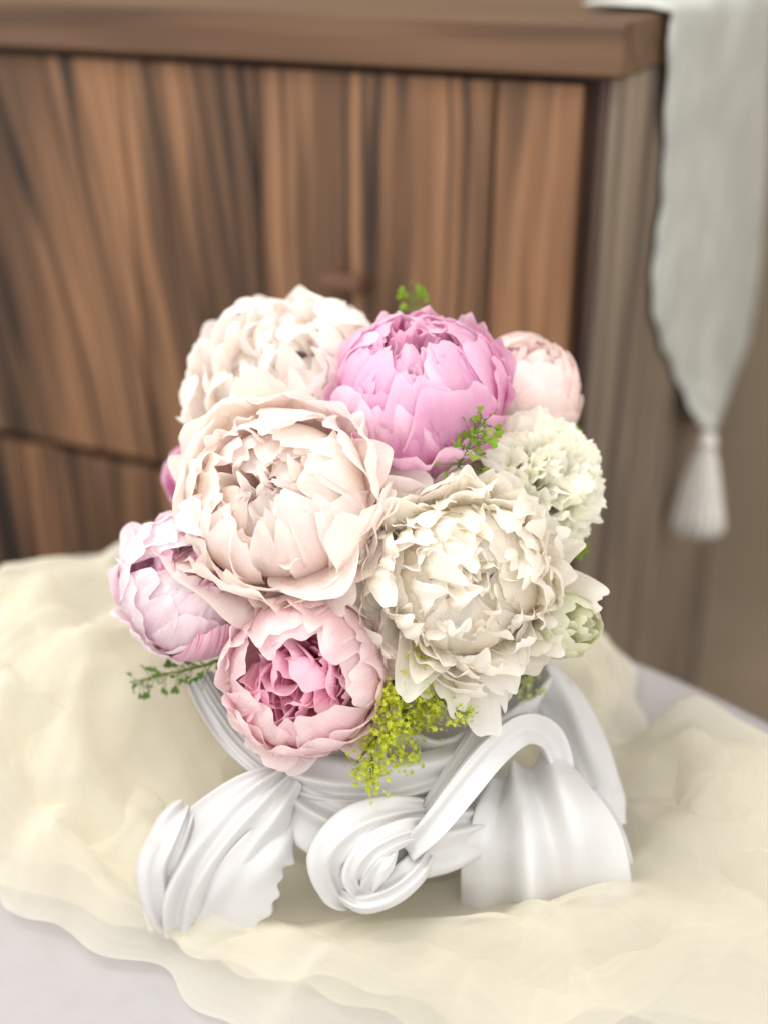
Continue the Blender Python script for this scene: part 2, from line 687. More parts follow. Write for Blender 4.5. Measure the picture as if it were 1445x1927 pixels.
def tulle_height(X, Y, r):
    rv = np.hypot(X - VX, (Y - VY) * 1.0)
    ring = sstep(0.10, 0.19, rv)
    wx = X + 0.035 * sines(X, Y, r, 3, 14)
    wy = Y + 0.035 * sines(X, Y, r, 3, 14)
    th = np.arctan2(wy - VY, wx - VX)
    h = 0
    for k, a, m_ in ((2, 0.25, 20), (3, 0.18, 34)):
        f = 0.5 + 0.5 * np.sin(k * th + m_ * rv + r.uniform(0, 6.28) + 2.8 * sines(X, Y, r, 2, 10))
        h = h + a * f ** 2
    # creases: curved ridges, mostly running round the vase
    for _i in range(170):
        a0 = r.uniform(0, 6.283)
        r1 = r.uniform(0.11, 0.44)
        cx, cy = VX + r1 * math.cos(a0), VY + r1 * math.sin(a0)
        di = a0 + math.pi / 2 + r.normal(0, 0.55)
        dx, dy = math.cos(di), math.sin(di)
        ln = r.uniform(0.05, 0.17)
        wd = r.uniform(0.004, 0.013) if _i % 4 else r.uniform(0.014, 0.026)
        sx_ = (wx * 0.35 + X * 0.65 - cx) * dx + (wy * 0.35 + Y * 0.65 - cy) * dy
        sn_ = -(wx * 0.35 + X * 0.65 - cx) * dy + (wy * 0.35 + Y * 0.65 - cy) * dx - r.uniform(-3, 3) * sx_ ** 2
        wn = np.where(sn_ > 0, wd, wd * 2.4)
        h = h + r.uniform(0.15, 0.55) * np.exp(-(sx_ / ln) ** 2) * np.exp(-(sn_ / wn) ** 2) * min(wd / 0.010, 1.1)
    lump = 0.5 + 0.5 * sines(X, Y, r, 2, 16)
    left = sstep(-0.06, -0.20, X) * sstep(-0.13, 0.02, Y)
    right = sstep(0.13, 0.22, X) * sstep(0.10, 0.0, Y)
    amp = 0.007 + ring * (0.014 + 0.006 * lump + 0.009 * left - 0.003 * right)
    z = amp * h + ring * (0.012 * left * (0.4 + lump))
    # lapping up against the foot of the vase at the front right
    lap = np.exp(-(((X - 0.10) / 0.09) ** 2 + ((Y + 0.150) / 0.026) ** 2))
    z = z + 0.024 * lap * (0.7 + 0.3 * h)
    return z


M_tul = tulle_mat('cream_tulle', (251, 247, 232), 0.40)
tul = thing('tulle_cloth', 'crumpled sheer cream tulle heaped around the white vase', 'fabric', Matrix.Translation((0, 0, TABLE_Z)))


def px_poly(pts):
    return [tuple(on_z(*p)[:2]) for p in pts]


polys = [px_poly([(-200, 1120), (60, 1112), (110, 1085), (300, 1062), (700, 1090), (1080, 1190), (1180, 1250), (1215, 1330), (1200, 1430),
                  (1300, 1470), (1460, 1430), (1700, 1460), (1700, 2050), (900, 2080), (480, 1960), (330, 1880), (150, 1790), (-20, 1665), (-250, 1600)]),
         px_poly([(-200, 1150), (150, 1105), (420, 1110), (900, 1160), (1130, 1230), (1170, 1300), (1190, 1500), (1330, 1520), (1650, 1450),
                  (1650, 1950), (1000, 1990), (560, 1890), (300, 1815), (130, 1730), (-250, 1570)])]
NPHI, NS = 560, 150
for li, poly in enumerate(polys + polys[:1]):
    r = np.random.default_rng(21 + li)
    phi = np.linspace(-math.pi, math.pi, NPHI, False)
    re_ = np.zeros(NPHI)
    for i, a in enumerate(phi):
        dx, dy = math.cos(a), math.sin(a)
        for k in range(len(poly)):
            ax_, ay_ = poly[k][0] - VX, poly[k][1] - VY
            bx_, by_ = poly[(k + 1) % len(poly)][0] - VX, poly[(k + 1) % len(poly)][1] - VY
            ex_, ey_ = bx_ - ax_, by_ - ay_
            den = dx * ey_ - dy * ex_
            if abs(den) < 1e-9:
                continue
            tt = (ax_ * ey_ - ay_ * ex_) / den
            uu = (ax_ * dy - ay_ * dx) / den
            if tt > 0 and 0 <= uu <= 1:
                re_[i] = max(re_[i], tt)
    kern = np.hanning(13)
    kern /= kern.sum()
    re_ = np.convolve(np.concatenate([re_[-6:], re_, re_[:6]]), kern, 'valid')
    re_ = np.minimum(re_, 0.46) * (1.0, 0.97, 0.86)[li] * (1 + 0.03 * np.sin(phi * 9 + li) + 0.02 * np.sin(phi * 23 + 2 * li))
    sv = np.linspace(0, 1, NS)[:, None]
    rad = 0.05 + sv * (re_[None, :] - 0.05)
    X = VX + rad * np.cos(phi)
    Y = VY + rad * np.sin(phi)
    Z = tulle_height(X, Y, r) + 0.002 + 0.005 * li
    rv = np.hypot(X - VX, Y - VY)
    Z = np.where(rv < 0.115, np.minimum(Z, 0.003 + 0.0015 * li + 0.03 * sstep(0.09, 0.115, rv)), Z)
    # towards its free edge the net lies down on the cloth
    Z = Z * (0.25 + 0.75 * sstep(0.0, 0.22, 1 - sv)) + 0.0012
    re2 = np.hypot(X - TC[0], Y - TC[1])
    Z = np.where(re2 > TR, Z - 8 * (re2 - TR) ** 1.15, Z)
    grid('tulle_layer', np.stack([X, Y, Z], -1), M_tul, tul, True)

# ------------------------------------------------------------------ plaster vase
M_pla = plain_mat('white_plaster', (204, 203, 201), 0.30, 0.05, 40, bump=0.12, spec=0.45, dist=0.003)
VB = np.array([VX, VY, TABLE_Z + 0.0045])
vase = thing('plaster_vase', 'white plaster bowl vase sculpted with ribbon bow and drapery, holding the flowers', 'vase', Matrix.Translation(VB))


def sculpt(name, ctrl, n=60, m=29, thick=0.006, folds=None, fold_amp=0.0, crown=0.3, phase=0.0, scallop=0.0, facing=None, sub=1):
    """swept ribbon: ctrl rows = (px, py, depth, half width px, tilt deg); side vector lies across the path, facing the viewer"""
    C = spline(ctrl, n)
    pts = np.array([at(c[0], c[1], c[2]) for c in C])
    T = np.gradient(pts, axis=0)
    T /= np.linalg.norm(T, axis=1)[:, None]
    P = np.zeros((n, m, 3))
    N = np.zeros((n, m, 3))
    u = np.linspace(-1, 1, m)
    for i in range(n):
        view = CAM - pts[i]
        view /= np.linalg.norm(view)
        side = np.cross(view, T[i])
        side /= np.linalg.norm(side)
        nrm = np.cross(T[i], side)
        if nrm @ view < 0:
            nrm = -nrm
        tl = math.radians(C[i, 4])
        side, nrm = side * math.cos(tl) + nrm * math.sin(tl), nrm * math.cos(tl) - side * math.sin(tl)
        hw = C[i, 3] / F_PX * C[i, 2]
        v = i / (n - 1)
        off = -crown * hw * u ** 2
        if folds:
            off = off + fold_amp * (0.5 + 0.5 * np.sin(folds * math.pi * (u + 1) * (1 + 0.25 * np.sin(2.3 * u + phase)) + phase + 1.6 * np.sin(2.6 * v + phase))) * (0.45 + 0.55 * np.sin(4 * v + 2.2 * u + 3 * phase) ** 2)
        wsc = 1 + (scallop * (np.sin(v * 21 + 3 * math.sin(5 * v)) + 0.5 * np.sin(v * 47 + 1)) * np.clip(u, 0, 1) ** 3 if scallop else 0)
        P[i] = pts[i] + (u * hw * wsc)[:, None] * side + off[:, None] * nrm
        N[i] = nrm
    B = P - N * thick
    ring = np.concatenate([P, B[:, ::-1]], 1) - VB
    V = ring.reshape(-1, 3)
    k = 2 * m
    F = list(grid_faces(n, k, True))
    for row, rev in ((0, True), (n - 1, False)):
        for j in range(m - 1):
            f = (row * k + j, row * k + j + 1, row * k + k - 2 - j, row * k + k - 1 - j)
            F.append(f[::-1] if rev else f)
    o = link(name, mesh(name, V, F, M_pla), None, vase)
    if sub:
        s = o.modifiers.new('subsurf', 'SUBSURF')
        s.levels = s.render_levels = 1
    return o


def bowl_offs(P):
    a = np.arctan2(P[..., 1], P[..., 0])
    h = sstep(0.06, 0.14, P[..., 2])
    k = 1 + 0.02 * np.sin(9 * a) + h * (0.035 * np.sin(13 * a) + 0.02 * np.sin(31 * a + 1))
    Q = P.copy()
    Q[..., 0] *= k
    Q[..., 1] *= k
    Q[..., 2] += h * 0.004 * np.sin(17 * a + 2)
    return Q


lathe('bowl', [(0.001, 0.0), (0.060, 0.0), (0.066, 0.006), (0.056, 0.018), (0.060, 0.035), (0.078, 0.06), (0.084, 0.080), (0.087, 0.090), (0.089, 0.097),
               (0.087, 0.099), (0.083, 0.092), (0.078, 0.083), (0.07, 0.06), (0.04, 0.045), (0.001, 0.04)], M_pla, vase, 120, bowl_offs)
# lace rim at the left
sculpt('lace_rim', [(372, 1275, .665, 26, 10), (405, 1330, .655, 30, 0), (450, 1390, .64, 32, 0), (505, 1440, .63, 30, -10), (560, 1470, .622, 22, -10)],
       thick=0.004, folds=4, fold_amp=0.003, crown=0.2, scallop=0.12)
# acanthus foot at the left
sculpt('acanthus_foot', [(545, 1455, .622, 30, 0), (500, 1500, .612, 66, 5), (440, 1565, .607, 92, 8), (385, 1640, .612, 112, 10), (350, 1705, .622, 104, 5), (332, 1765, .634, 60, 0)],
       m=41, thick=0.008, folds=3, fold_amp=0.0075, crown=0.45, scallop=0.06, phase=0.8)
sculpt('leaf_scroll', [(350, 1515, .622, 22, -20), (338, 1545, .615, 34, -15), (322, 1590, .612, 40, -10), (306, 1640, .616, 42, -10), (312, 1700, .625, 40, -10), (325, 1750, .635, 26, 0)],
       thick=0.009, folds=2, fold_amp=0.005, crown=0.6)
sculpt('leaf_blade', [(535, 1540, .618, 24, 0), (510, 1590, .606, 50, -12), (474, 1650, .604, 64, -14), (432, 1708, .612, 60, -10), (385, 1752, .628, 28, 0)],
       thick=0.005, folds=1, fold_amp=0.004, crown=0.25, scallop=0.16, phase=2.0)
# draped band across the front
sculpt('draped_band', [(505, 1475, .63, 40, 0), (570, 1525, .615, 62, 0), (650, 1560, .602, 74, 0), (740, 1580, .60, 76, 0), (830, 1575, .61, 70, 0), (905, 1560, .625, 50, 0)],
       m=41, thick=0.010, folds=2, fold_amp=0.006, crown=0.55)
# the knot: ribbons wrapped over the band
for ci, (ctrl, fo) in enumerate([
        ([(800, 1520, .605, 20, 0), (735, 1530, .592, 36, 0), (665, 1562, .584, 46, 0), (618, 1620, .588, 42, 0), (632, 1680, .600, 30, 0), (660, 1700, .612, 16, 0)], 2),
        ([(830, 1560, .602, 20, 0), (765, 1565, .588, 26, 0), (700, 1600, .580, 30, 0), (668, 1650, .586, 26, 0), (690, 1690, .600, 18, 0)], 2),
        ([(800, 1600, .598, 24, 0), (775, 1640, .588, 30, 0), (730, 1675, .586, 32, 0), (680, 1690, .592, 28, 0), (635, 1668, .604, 20, 0)], 2),
        ([(735, 1590, .588, 18, 0), (722, 1620, .580, 24, 0), (700, 1655, .584, 22, 0), (690, 1680, .594, 14, 0)], 1)]):
    sculpt('knot_fold', ctrl, thick=0.007, folds=fo, fold_amp=0.003, crown=0.5, n=44, m=21)
# ribbon loop
sculpt('ribbon_loop', [(765, 1605, .592, 20, 0), (815, 1555, .586, 25, 8), (870, 1485, .590, 28, 14), (930, 1412, .600, 29, 20), (985, 1372, .612, 29, 10), (1030, 1385, .624, 27, -16),
                       (1052, 1435, .630, 25, -28), (1056, 1500, .626, 23, -20), (1050, 1560, .618, 18, 0)], n=90, thick=0.006, folds=1, fold_amp=0.002, crown=-0.25)
sculpt('ribbon_tail', [(775, 1560, .606, 18, 0), (820, 1510, .606, 22, 0), (860, 1450, .612, 24, 0), (895, 1395, .62, 24, 0), (915, 1350, .63, 20, 0)],
       thick=0.005, folds=3, fold_amp=0.002, crown=0.2)
# drapery fan at the right
sculpt('drapery', [(985, 1448, .640, 70, 0), (1000, 1500, .622, 112, 0), (1018, 1580, .612, 150, 0), (1026, 1670, .616, 162, 0), (1026, 1740, .628, 164, 0), (1024, 1800, .642, 166, 0)],
       n=70, m=81, thick=0.008, folds=2, fold_amp=0.012, crown=0.30, phase=0.9)
sculpt('drapery', [(1090, 1490, .648, 34, 0), (1128, 1570, .636, 46, 0), (1146, 1650, .632, 50, 0), (1150, 1730, .636, 50, 0), (1150, 1798, .644, 50, 0)],
       thick=0.010, crown=0.6)
sculpt('drapery_swag', [(455, 1405, .645, 30, 0), (540, 1455, .628, 50, 0), (640, 1480, .615, 56, 0), (740, 1478, .612, 54, 0), (840, 1450, .618, 46, 0), (900, 1405, .632, 34, 0)],
       n=70, m=41, thick=0.006, folds=3, fold_amp=0.007, crown=0.35, phase=2.3)
sculpt('drapery', [(1010, 1270, .70, 40, 0), (1060, 1330, .69, 46, 0), (1095, 1410, .67, 50, 0), (1125, 1490, .655, 44, 0), (1140, 1560, .65, 40, 0)],
       thick=0.009, folds=1, fold_amp=0.005, crown=0.5, phase=2)
sculpt('drapery_curl', [(1150, 1452, .665, 14, 0), (1152, 1490, .655, 24, 0), (1150, 1535, .652, 26, 0), (1140, 1575, .652, 20, 0)], thick=0.009, crown=0.8, n=24, m=15)

# ------------------------------------------------------------------ flowers
M_stem = plain_mat('green_stem', (112, 134, 74), 0.5, 0.3, 40)
M_sepal = plain_mat('sepal_green', (136, 142, 92), 0.55, 0.35, 120, trans=0.2, color2=(150, 120, 88))
HEART = np.array([0.0, 0.015, TABLE_Z + 0.06])


def petal_open(r, R, tip_theta, phi, Rt, H, z0, base_r, bend, Wd, curl=0.0, ruffle=0.05, jag=0.04, cup=1.2, twist=0.0, roundp=2.3, rnd_amt=0.40, nu=25, nv=18, crumple=0.022, flare=0.55, serr=0.0, kr=(1.6, 3.6)):
    """free petal from the flower's base to a tip on its dome"""
    er = np.array([math.cos(phi), math.sin(phi), 0.0])
    et = np.array([-math.sin(phi), math.cos(phi), 0.0])
    tipp = np.array([Rt * math.sin(tip_theta), H * math.cos(tip_theta)])
    basep = np.array([base_r, z0])
    chord = tipp - basep
    Lc = np.hypot(*chord)
    ca = math.atan2(chord[1], chord[0])
    s = np.linspace(0, 1, 60)
    al = bend * (s - 0.5) + curl * sstep(0.62, 1.0, s)
    xy = np.stack([np.cumsum(np.cos(al)), np.cumsum(np.sin(al))], 1) / 60
    xy = np.vstack([[0, 0], xy[:-1]])
    e = xy[-1]
    rot = ca - math.atan2(e[1], e[0])
    sc = Lc / np.hypot(*e)
    c_, s_ = math.cos(rot), math.sin(rot)
    xy = np.stack([xy[:, 0] * c_ - xy[:, 1] * s_, xy[:, 0] * s_ + xy[:, 1] * c_], 1) * sc + basep
    ang = al + rot
    U, V = np.meshgrid(np.linspace(-1, 1, nu), np.linspace(0, 1, nv))
    jn = sines(U * 1.0 + r.uniform(0, 20), U * 0 + r.uniform(0, 20), r, 3, 3.2)
    lenf = 1 - rnd_amt * np.abs(U) ** roundp + jag * jn * 1.6
    for _t in range(int(r.integers(0, 4))):
        lenf = lenf - r.uniform(0.02, 0.07) * np.exp(-((U - r.uniform(-0.8, 0.8)) / r.uniform(0.05, 0.12)) ** 2)
    if serr:
        lenf = lenf + serr * np.sin(U * r.uniform(14, 20) + r.uniform(0, 6)) * (0.6 + 0.4 * np.sin(U * 37))
    Ve = np.clip(V * (1 + (lenf - 1) * V ** 2), 0, 1.12)
    rho = np.interp(Ve, s, xy[:, 0])
    z = np.interp(Ve, s, xy[:, 1])
    an = np.interp(Ve, s, ang)
    over = np.maximum(Ve - 1, 0) * Lc
    rho += np.cos(an) * over
    z += np.sin(an) * over
    w = Wd * R * (0.22 + (1 - 0.22) * sstep(0, flare + 0.15, V)) * (1 - 0.10 * sstep(0.8, 1, V))
    lat = U * w
    Rc = np.maximum(cup * R * (0.35 + 0.65 * V), 0.12 * R)
    be = np.clip(lat / Rc, -1.4, 1.4)
    lat2 = Rc * np.sin(be)
    noff = Rc * (1 - np.cos(be))
    k1 = r.uniform(kr[0], kr[1])
    ph = r.uniform(0, 6.28, 3)
    edge = (0.25 + 0.75 * np.abs(U) ** 1.5) * sstep(0.25, 1.0, V)
    edge = np.maximum(edge, 0.8 * sstep(0.6, 1, V))
    noff = noff + ruffle * R * edge * (np.sin(k1 * U + ph[0] + 2 * V) + 0.55 * np.sin(2.1 * k1 * U + ph[1] - 3 * V) + 0.35 * np.sin(7 * V + ph[2] + U))
    noff = noff + 0.011 * R * sstep(0.55, 1.0, V) * np.sin(r.uniform(9, 14) * U + r.uniform(0, 6)) * (0.4 + 0.6 * np.abs(sines(U * 2, V, r, 2, 2)))
    noff = noff + crumple * R * sines(U * 1.5, V * 2.2, r, 4, 2.6) * sstep(0.05, 0.4, V)
    nr, nz_ = -np.sin(an), np.cos(an)
    P = (rho + noff * nr)[..., None] * er + (z + noff * nz_)[..., None] * np.array([0, 0, 1.0]) + lat2[..., None] * et
    if twist:
        b3 = er * basep[0] + np.array([0, 0, z0])
        t3 = er * tipp[0] + np.array([0, 0, tipp[1]])
        P = rot_about(P, b3, t3 - b3, twist)
    return P


def petal_shell(r, R, squash, phi, th_tip, om, lift=0.0, ruffle=0.02, jag=0.03, th_base=2.8, roundp=2.4, rnd_amt=0.25, nu=23, nv=24, crumple=0.012, tilt=0.0, notch=0.0, crease=0.0):
    """petal wrapped over a globe"""
    U, V = np.meshgrid(np.linspace(-1, 1, nu), np.linspace(0, 1, nv))
    jn = sines(U + r.uniform(0, 20), U * 0, r, 3, 4.0)
    lenf = 1 - rnd_amt * np.abs(U) ** roundp + jag * jn - notch * np.exp(-(U / 0.12) ** 2)
    for _t in range(int(r.integers(0, 3))):
        lenf = lenf - r.uniform(0.02, 0.06) * np.exp(-((U - r.uniform(-0.8, 0.8)) / r.uniform(0.05, 0.12)) ** 2)
    Ve = V * (1 + (lenf - 1) * V ** 2)
    th = th_base + (th_tip - th_base) * Ve
    w = om * (0.3 + 0.7 * sstep(0, 0.6, V)) * (1 - 0.10 * sstep(0.8, 1, V))
    ph = phi + tilt * Ve + U * w / np.maximum(np.sin(th), 0.42)
    edge = np.maximum((np.abs(U) ** 2) * sstep(0.3, 1, V), 0.8 * sstep(0.7, 1, V))
    k1 = r.uniform(3, 6)
    p = r.uniform(0, 6.28, 3)
    rad = 1 + lift * sstep(0.62, 1.0, V) ** 1.5 + ruffle * edge * (np.sin(k1 * U + p[0]) + 0.6 * np.sin(2.2 * k1 * U + p[1]) + 0.3 * np.sin(8 * V + p[2]))
    rad = rad + 0.007 * sstep(0.65, 1.0, V) * np.sin(r.uniform(9, 14) * U + r.uniform(0, 6))
    rad = rad + crumple * sines(U * 1.6, V * 2, r, 4, 2.8) * sstep(0.1, 0.5, V) - 0.012 * np.abs(U)
    if crease:
        rad = rad + crease * (0.5 - np.abs(sines(U * 2.2 + 0.4 * V, V * 1.4, r, 3, 4.2))) * sstep(0.35, 0.85, V)
    rad = rad * R
    return np.stack([rad * np.sin(th) * np.cos(ph), rad * np.sin(th) * np.sin(ph), squash * rad * np.cos(th)], -1)


def stem_to_vase(root, zbase, rad=0.0028):
    Mi = root.matrix_world.inverted()
    a = Vector((0, 0, zbase * 0.9))
    aw = root.matrix_world @ a
    ax = root.matrix_world.to_3x3() @ Vector((0, 0, 1))
    end = Vector(HEART) + Vector(rng.uniform(-0.02, 0.02, 3))
    end.z = TABLE_Z + 0.052
    q = [aw, aw - ax * 0.02 + Vector((0, 0, -0.004)), aw.lerp(end, 0.55) + Vector((0, 0, 0.006)), end]
    pts = spline([Mi @ v for v in q], 14)
    return tube('stem', pts, rad, M_stem, root)


def flower(name, label, px, py, d, Rpx, axis, group=None, spin=None, cat='peony'):
    R = Rpx / F_PX * d
    sp_ = rng.uniform(0, 6.28) if spin is None else spin
    M = axis_matrix(at(px, py, d), camdir(*axis), sp_)
    o = thing(name, label, cat, M, group or ('peonies in the bouquet' if cat == 'peony' else None))
    bpy.context.view_layer.update()
    return o, R


def open_peony(root, R, mats, seed, tiers, z0=-0.55, Hs=0.75, kr=(1.6, 3.6), crumple=.022):
    r = np.random.default_rng(seed)
    for (n, th, rt, bend, wd, curl, ruf, jag, cup, tw) in tiers:
        off = r.uniform(0, 6.28)
        for i in range(n):
            phi = off + 2 * math.pi * (i + r.uniform(-0.3, 0.3)) / n
            th_ = max(0.02, math.radians(th) + r.normal(0, 0.09))
            P = petal_open(r, R, th_, phi, R * rt * r.uniform(0.90, 1.08), R * Hs * rt * r.uniform(0.88, 1.08), z0 * R, 0.05 * R,
                           bend + r.normal(0, 0.22), wd * r.uniform(0.75, 1.2), curl + r.normal(0, 0.3), ruf * r.uniform(0.7, 1.4), jag, cup * r.uniform(0.8, 1.3),
                           twist=r.normal(0, tw), kr=kr, crumple=crumple)
            grid('petal', P, mats[int(r.integers(len(mats)))], root)
    stem_to_vase(root, z0 * R)


def guards(root, R, mats, seed, n, th, reach, wd, bend=0.7, curl=-0.4, ruf=.035, jag=.05, z0=-0.6, Hs=0.8, tw=.15, wild=0.0):
    r = np.random.default_rng(seed)
    off = r.uniform(0, 6.28)
    for i in range(n):
        phi = off + 2 * math.pi * (i + r.uniform(-.3, .3)) / n
        k = reach * r.uniform(.9 - wild * .5, 1.1 + wild)
        P = petal_open(r, R, math.radians(th) + r.normal(0, .1 + wild), phi, R * k, R * Hs * k, z0 * R, .05 * R, bend + r.normal(0, .2), wd * r.uniform(.75, 1.2),
                       curl + r.normal(0, .3), ruf * r.uniform(.7, 1.4), jag, 1.0, twist=r.normal(0, tw))
        grid('petal', P, mats[int(r.integers(len(mats)))], root)


def shells(root, R, mats, seed, tiers, squash=0.9, crump=.02, crease=0.0, wob=0.0, span=2.2):
    """cupped layers: (n, radius, tip polar deg, half width, lift, ruffle, jag)"""
    r = np.random.default_rng(seed)
    for (n, k, th, om, lift, ruf, jag) in tiers:
        off = r.uniform(0, 6.28)
        for i in range(n):
            P = petal_shell(r, R * k * r.uniform(.96, 1.04), squash, off + 2 * math.pi * (i + r.uniform(-.3, .3)) / n, math.radians(max(6, th + r.normal(0, 8))), om * r.uniform(.75, 1.2),
                            lift=lift * r.uniform(-.2, 1.6), ruffle=ruf * r.uniform(.6, 1.6), jag=jag, tilt=r.normal(0, .3), crumple=crump, notch=.12 if r.random() < .3 else 0,
                            nu=19, nv=20, rnd_amt=.32, crease=crease, th_base=min(2.85, math.radians(th) + span))
            if wob:
                P = rot_about(P, np.zeros(3), r.normal(0, 1, 3), r.normal(0, wob))
            grid('petal', P, mats[int(r.integers(len(mats)))], root)



# colours
blush = [petal_mat('blush_petal', (252, 214, 198), (254, 237, 229), (255, 247, 243), 0.54, edge=(254, 247, 243)),
         petal_mat('blush_petal_warm', (253, 215, 188), (254, 238, 225), (255, 248, 241), 0.54, edge=(254, 246, 240)),
         petal_mat('blush_petal_pink', (249, 208, 202), (252, 232, 227), (254, 245, 242), 0.46)]
cream = [petal_mat('cream_petal', (254, 230, 184), (255, 244, 222), (255, 251, 241), 0.54, edge=(254, 251, 244)),
         petal_mat('cream_petal_white', (254, 236, 200), (255, 248, 232), (255, 252, 246), 0.54)]
back_blush = [petal_mat('shell_petal', (251, 218, 206), (254, 241, 234), (255, 250, 246), 0.54),
              petal_mat('shell_petal_ivory', (252, 228, 208), (254, 246, 236), (255, 251, 247), 0.54)]
pinkA = [petal_mat('orchid_pink_petal', (222, 86, 154), (237, 164, 208), (243, 190, 222), 0.46, edge=(249, 214, 233)),
         petal_mat('orchid_pink_petal_light', (228, 106, 168), (241, 180, 216), (246, 204, 229), 0.46, edge=(252, 228, 240))]
pinkA_in = [petal_mat('deep_pink_petal', (230, 92, 158), (244, 168, 212), (251, 216, 236), 0.46, edge=(250, 218, 234))]
pinkB = [petal_mat('pale_pink_petal', (246, 196, 214), (250, 228, 237), (253, 240, 245), 0.46, edge=(251, 236, 240)),
         petal_mat('pale_pink_petal_flushed', (226, 84, 150), (242, 190, 214), (248, 218, 230), 0.46, streak=(214, 62, 142), streak_amt=0.65),
         petal_mat('pale_pink_petal_plain', (242, 180, 206), (250, 224, 235), (253, 238, 243), 0.46),
         petal_mat('pale_pink_petal_silver', (246, 200, 216), (251, 232, 240), (254, 244, 247), 0.46)]
pinkC = [petal_mat('rose_blush_petal', (242, 170, 192), (249, 216, 222), (252, 231, 233), 0.54, edge=(253, 242, 240))]
pinkC_in = [petal_mat('rose_heart_petal', (232, 112, 160), (247, 186, 209), (251, 220, 232), 0.54, edge=(248, 216, 226))]
pinkD = [petal_mat('shell_pink_bud_petal', (248, 206, 204), (252, 232, 228), (254, 241, 237), 0.46)]
white = [petal_mat('carnation_petal', (254, 246, 200), (255, 252, 232), (255, 254, 245), 0.54)]
greenish = [petal_mat('green_white_petal', (206, 214, 160), (230, 232, 200), (242, 242, 222), 0.54)]

# 6: cream peony, full double
f, R = flower('open_peony', 'large cream double peony packed with ruffled ivory petals, beside the white carnation', 872, 1092, .60, 208, (.08, .02, 1))
guards(f, R, cream, 600, 12, 102, 1.08, .42, jag=.06, wild=.12)
guards(f, R, cream, 601, 11, 92, 1.02, .42, bend=1.0, curl=-.3, jag=.06)
shells(f, R, cream, 602, [(7, .70, 50, .60, .02, .03, .05), (7, .68, 25, .60, .02, .03, .05), (6, .66, 4, .60, .0, .03, .05)], .80, .03, wob=.15, span=1.9)  # pale filler petals underneath, added to lighten the hollows between ruffles
open_peony(f, R, cream, 63, [
    (14, 86, 1.02, 1.1, .38, -0.3, .042, .055, 0.8, .22),
    (16, 76, 1.01, 1.3, .34, -0.1, .045, .06, 0.65, .28),
    (17, 66, 1.00, 1.4, .31, 0.1, .047, .06, 0.55, .33),
    (17, 56, 0.98, 1.5, .28, 0.3, .050, .065, 0.5, .38),
    (16, 46, 0.96, 1.5, .26, 0.4, .052, .07, 0.45, .45),
    (15, 37, 0.95, 1.4, .24, 0.5, .055, .07, 0.42, .52),
    (13, 28, 0.94, 1.2, .22, 0.5, .055, .075, 0.4, .62),
    (11, 19, 0.93, 0.9, .20, 0.5, .055, .08, 0.38, .8),
    (8, 11, 0.92, 0.7, .18, 0.5, .055, .08, 0.36, 1.0),
    (7, 4, 0.92, 0.4, .18, 0.4, .055, .08, 0.36, 1.3), (5, 2, 0.84, 0.3, .24, 0.4, .05, .06, 0.36, 1.5)], Hs=.80, kr=(2.0, 4.6), crumple=.03)
# its long guard petals hang over the vase
rr = np.random.default_rng(5)
Minv = np.array(f.matrix_world.inverted())
for (px, py, dp, phs, wd) in [(915, 1392, .592, -92, .34), (850, 1350, .588, -104, .28), (955, 1310, .585, -70, .28), (755, 1312, .580, -118, .28), (1080, 1075, .60, 8, .24), (715, 1270, .60, -128, .24)]:
    tipw = at(px, py, dp)
    tl = (Minv @ np.append(tipw, 1))[:3]
    rho_ = math.hypot(tl[0], tl[1])
    P = petal_open(rr, R, math.pi / 2, math.atan2(tl[1], tl[0]), rho_, 1.0, -0.42 * R, 0.06 * R, 0.45, wd, -0.35, .03, .04, 1.1, 0.05)
    # slide the tip to the wanted height along the axis
    v = np.linspace(0, 1, P.shape[0])[:, None]
    P[..., 2] += v * (tl[2])
    grid('petal', P, cream[1], f)

# 1: back blush-white peony
f, R = flower('open_peony', 'fluffy ivory blush open peony at the top, behind the bright pink globe', 545, 745, .685, 210, (-.22, .50, .84))
guards(f, R, back_blush, 100, 11, 104, 1.08, .50, wild=.12)
guards(f, R, back_blush, 101, 10, 94, 1.03, .48, bend=1.0, curl=-.3)
shells(f, R, back_blush, 102, [(7, .66, 50, .60, .02, .03, .05), (7, .64, 25, .60, .02, .03, .05), (6, .62, 4, .60, .0, .03, .05)], .80, .03, wob=.15, span=1.9)  # added underlay: pale petals close the dark holes from below
open_peony(f, R, back_blush, 17, [
    (11, 84, 1.01, 1.2, .46, -0.2, .042, .05, 0.8, .18),
    (12, 73, 1.00, 1.4, .42, 0.1, .045, .05, 0.7, .24),
    (12, 62, 0.99, 1.5, .38, 0.3, .047, .055, 0.6, .30),
    (12, 51, 0.97, 1.5, .35, 0.5, .048, .06, 0.55, .36),
    (11, 41, 0.95, 1.5, .32, 0.6, .048, .06, 0.5, .42),
    (10, 31, 0.94, 1.3, .30, 0.7, .048, .065, 0.45, .5),
    (10, 20, 0.93, 1.0, .27, 0.6, .048, .07, 0.42, .7),
    (9, 9, 0.92, 0.6, .24, 0.5, .048, .07, 0.4, 1.0), (4, 2, .9, .3, .24, .5, .05, .07, .4, 1.4)], Hs=.82, kr=(2, 4.4), crumple=.028)
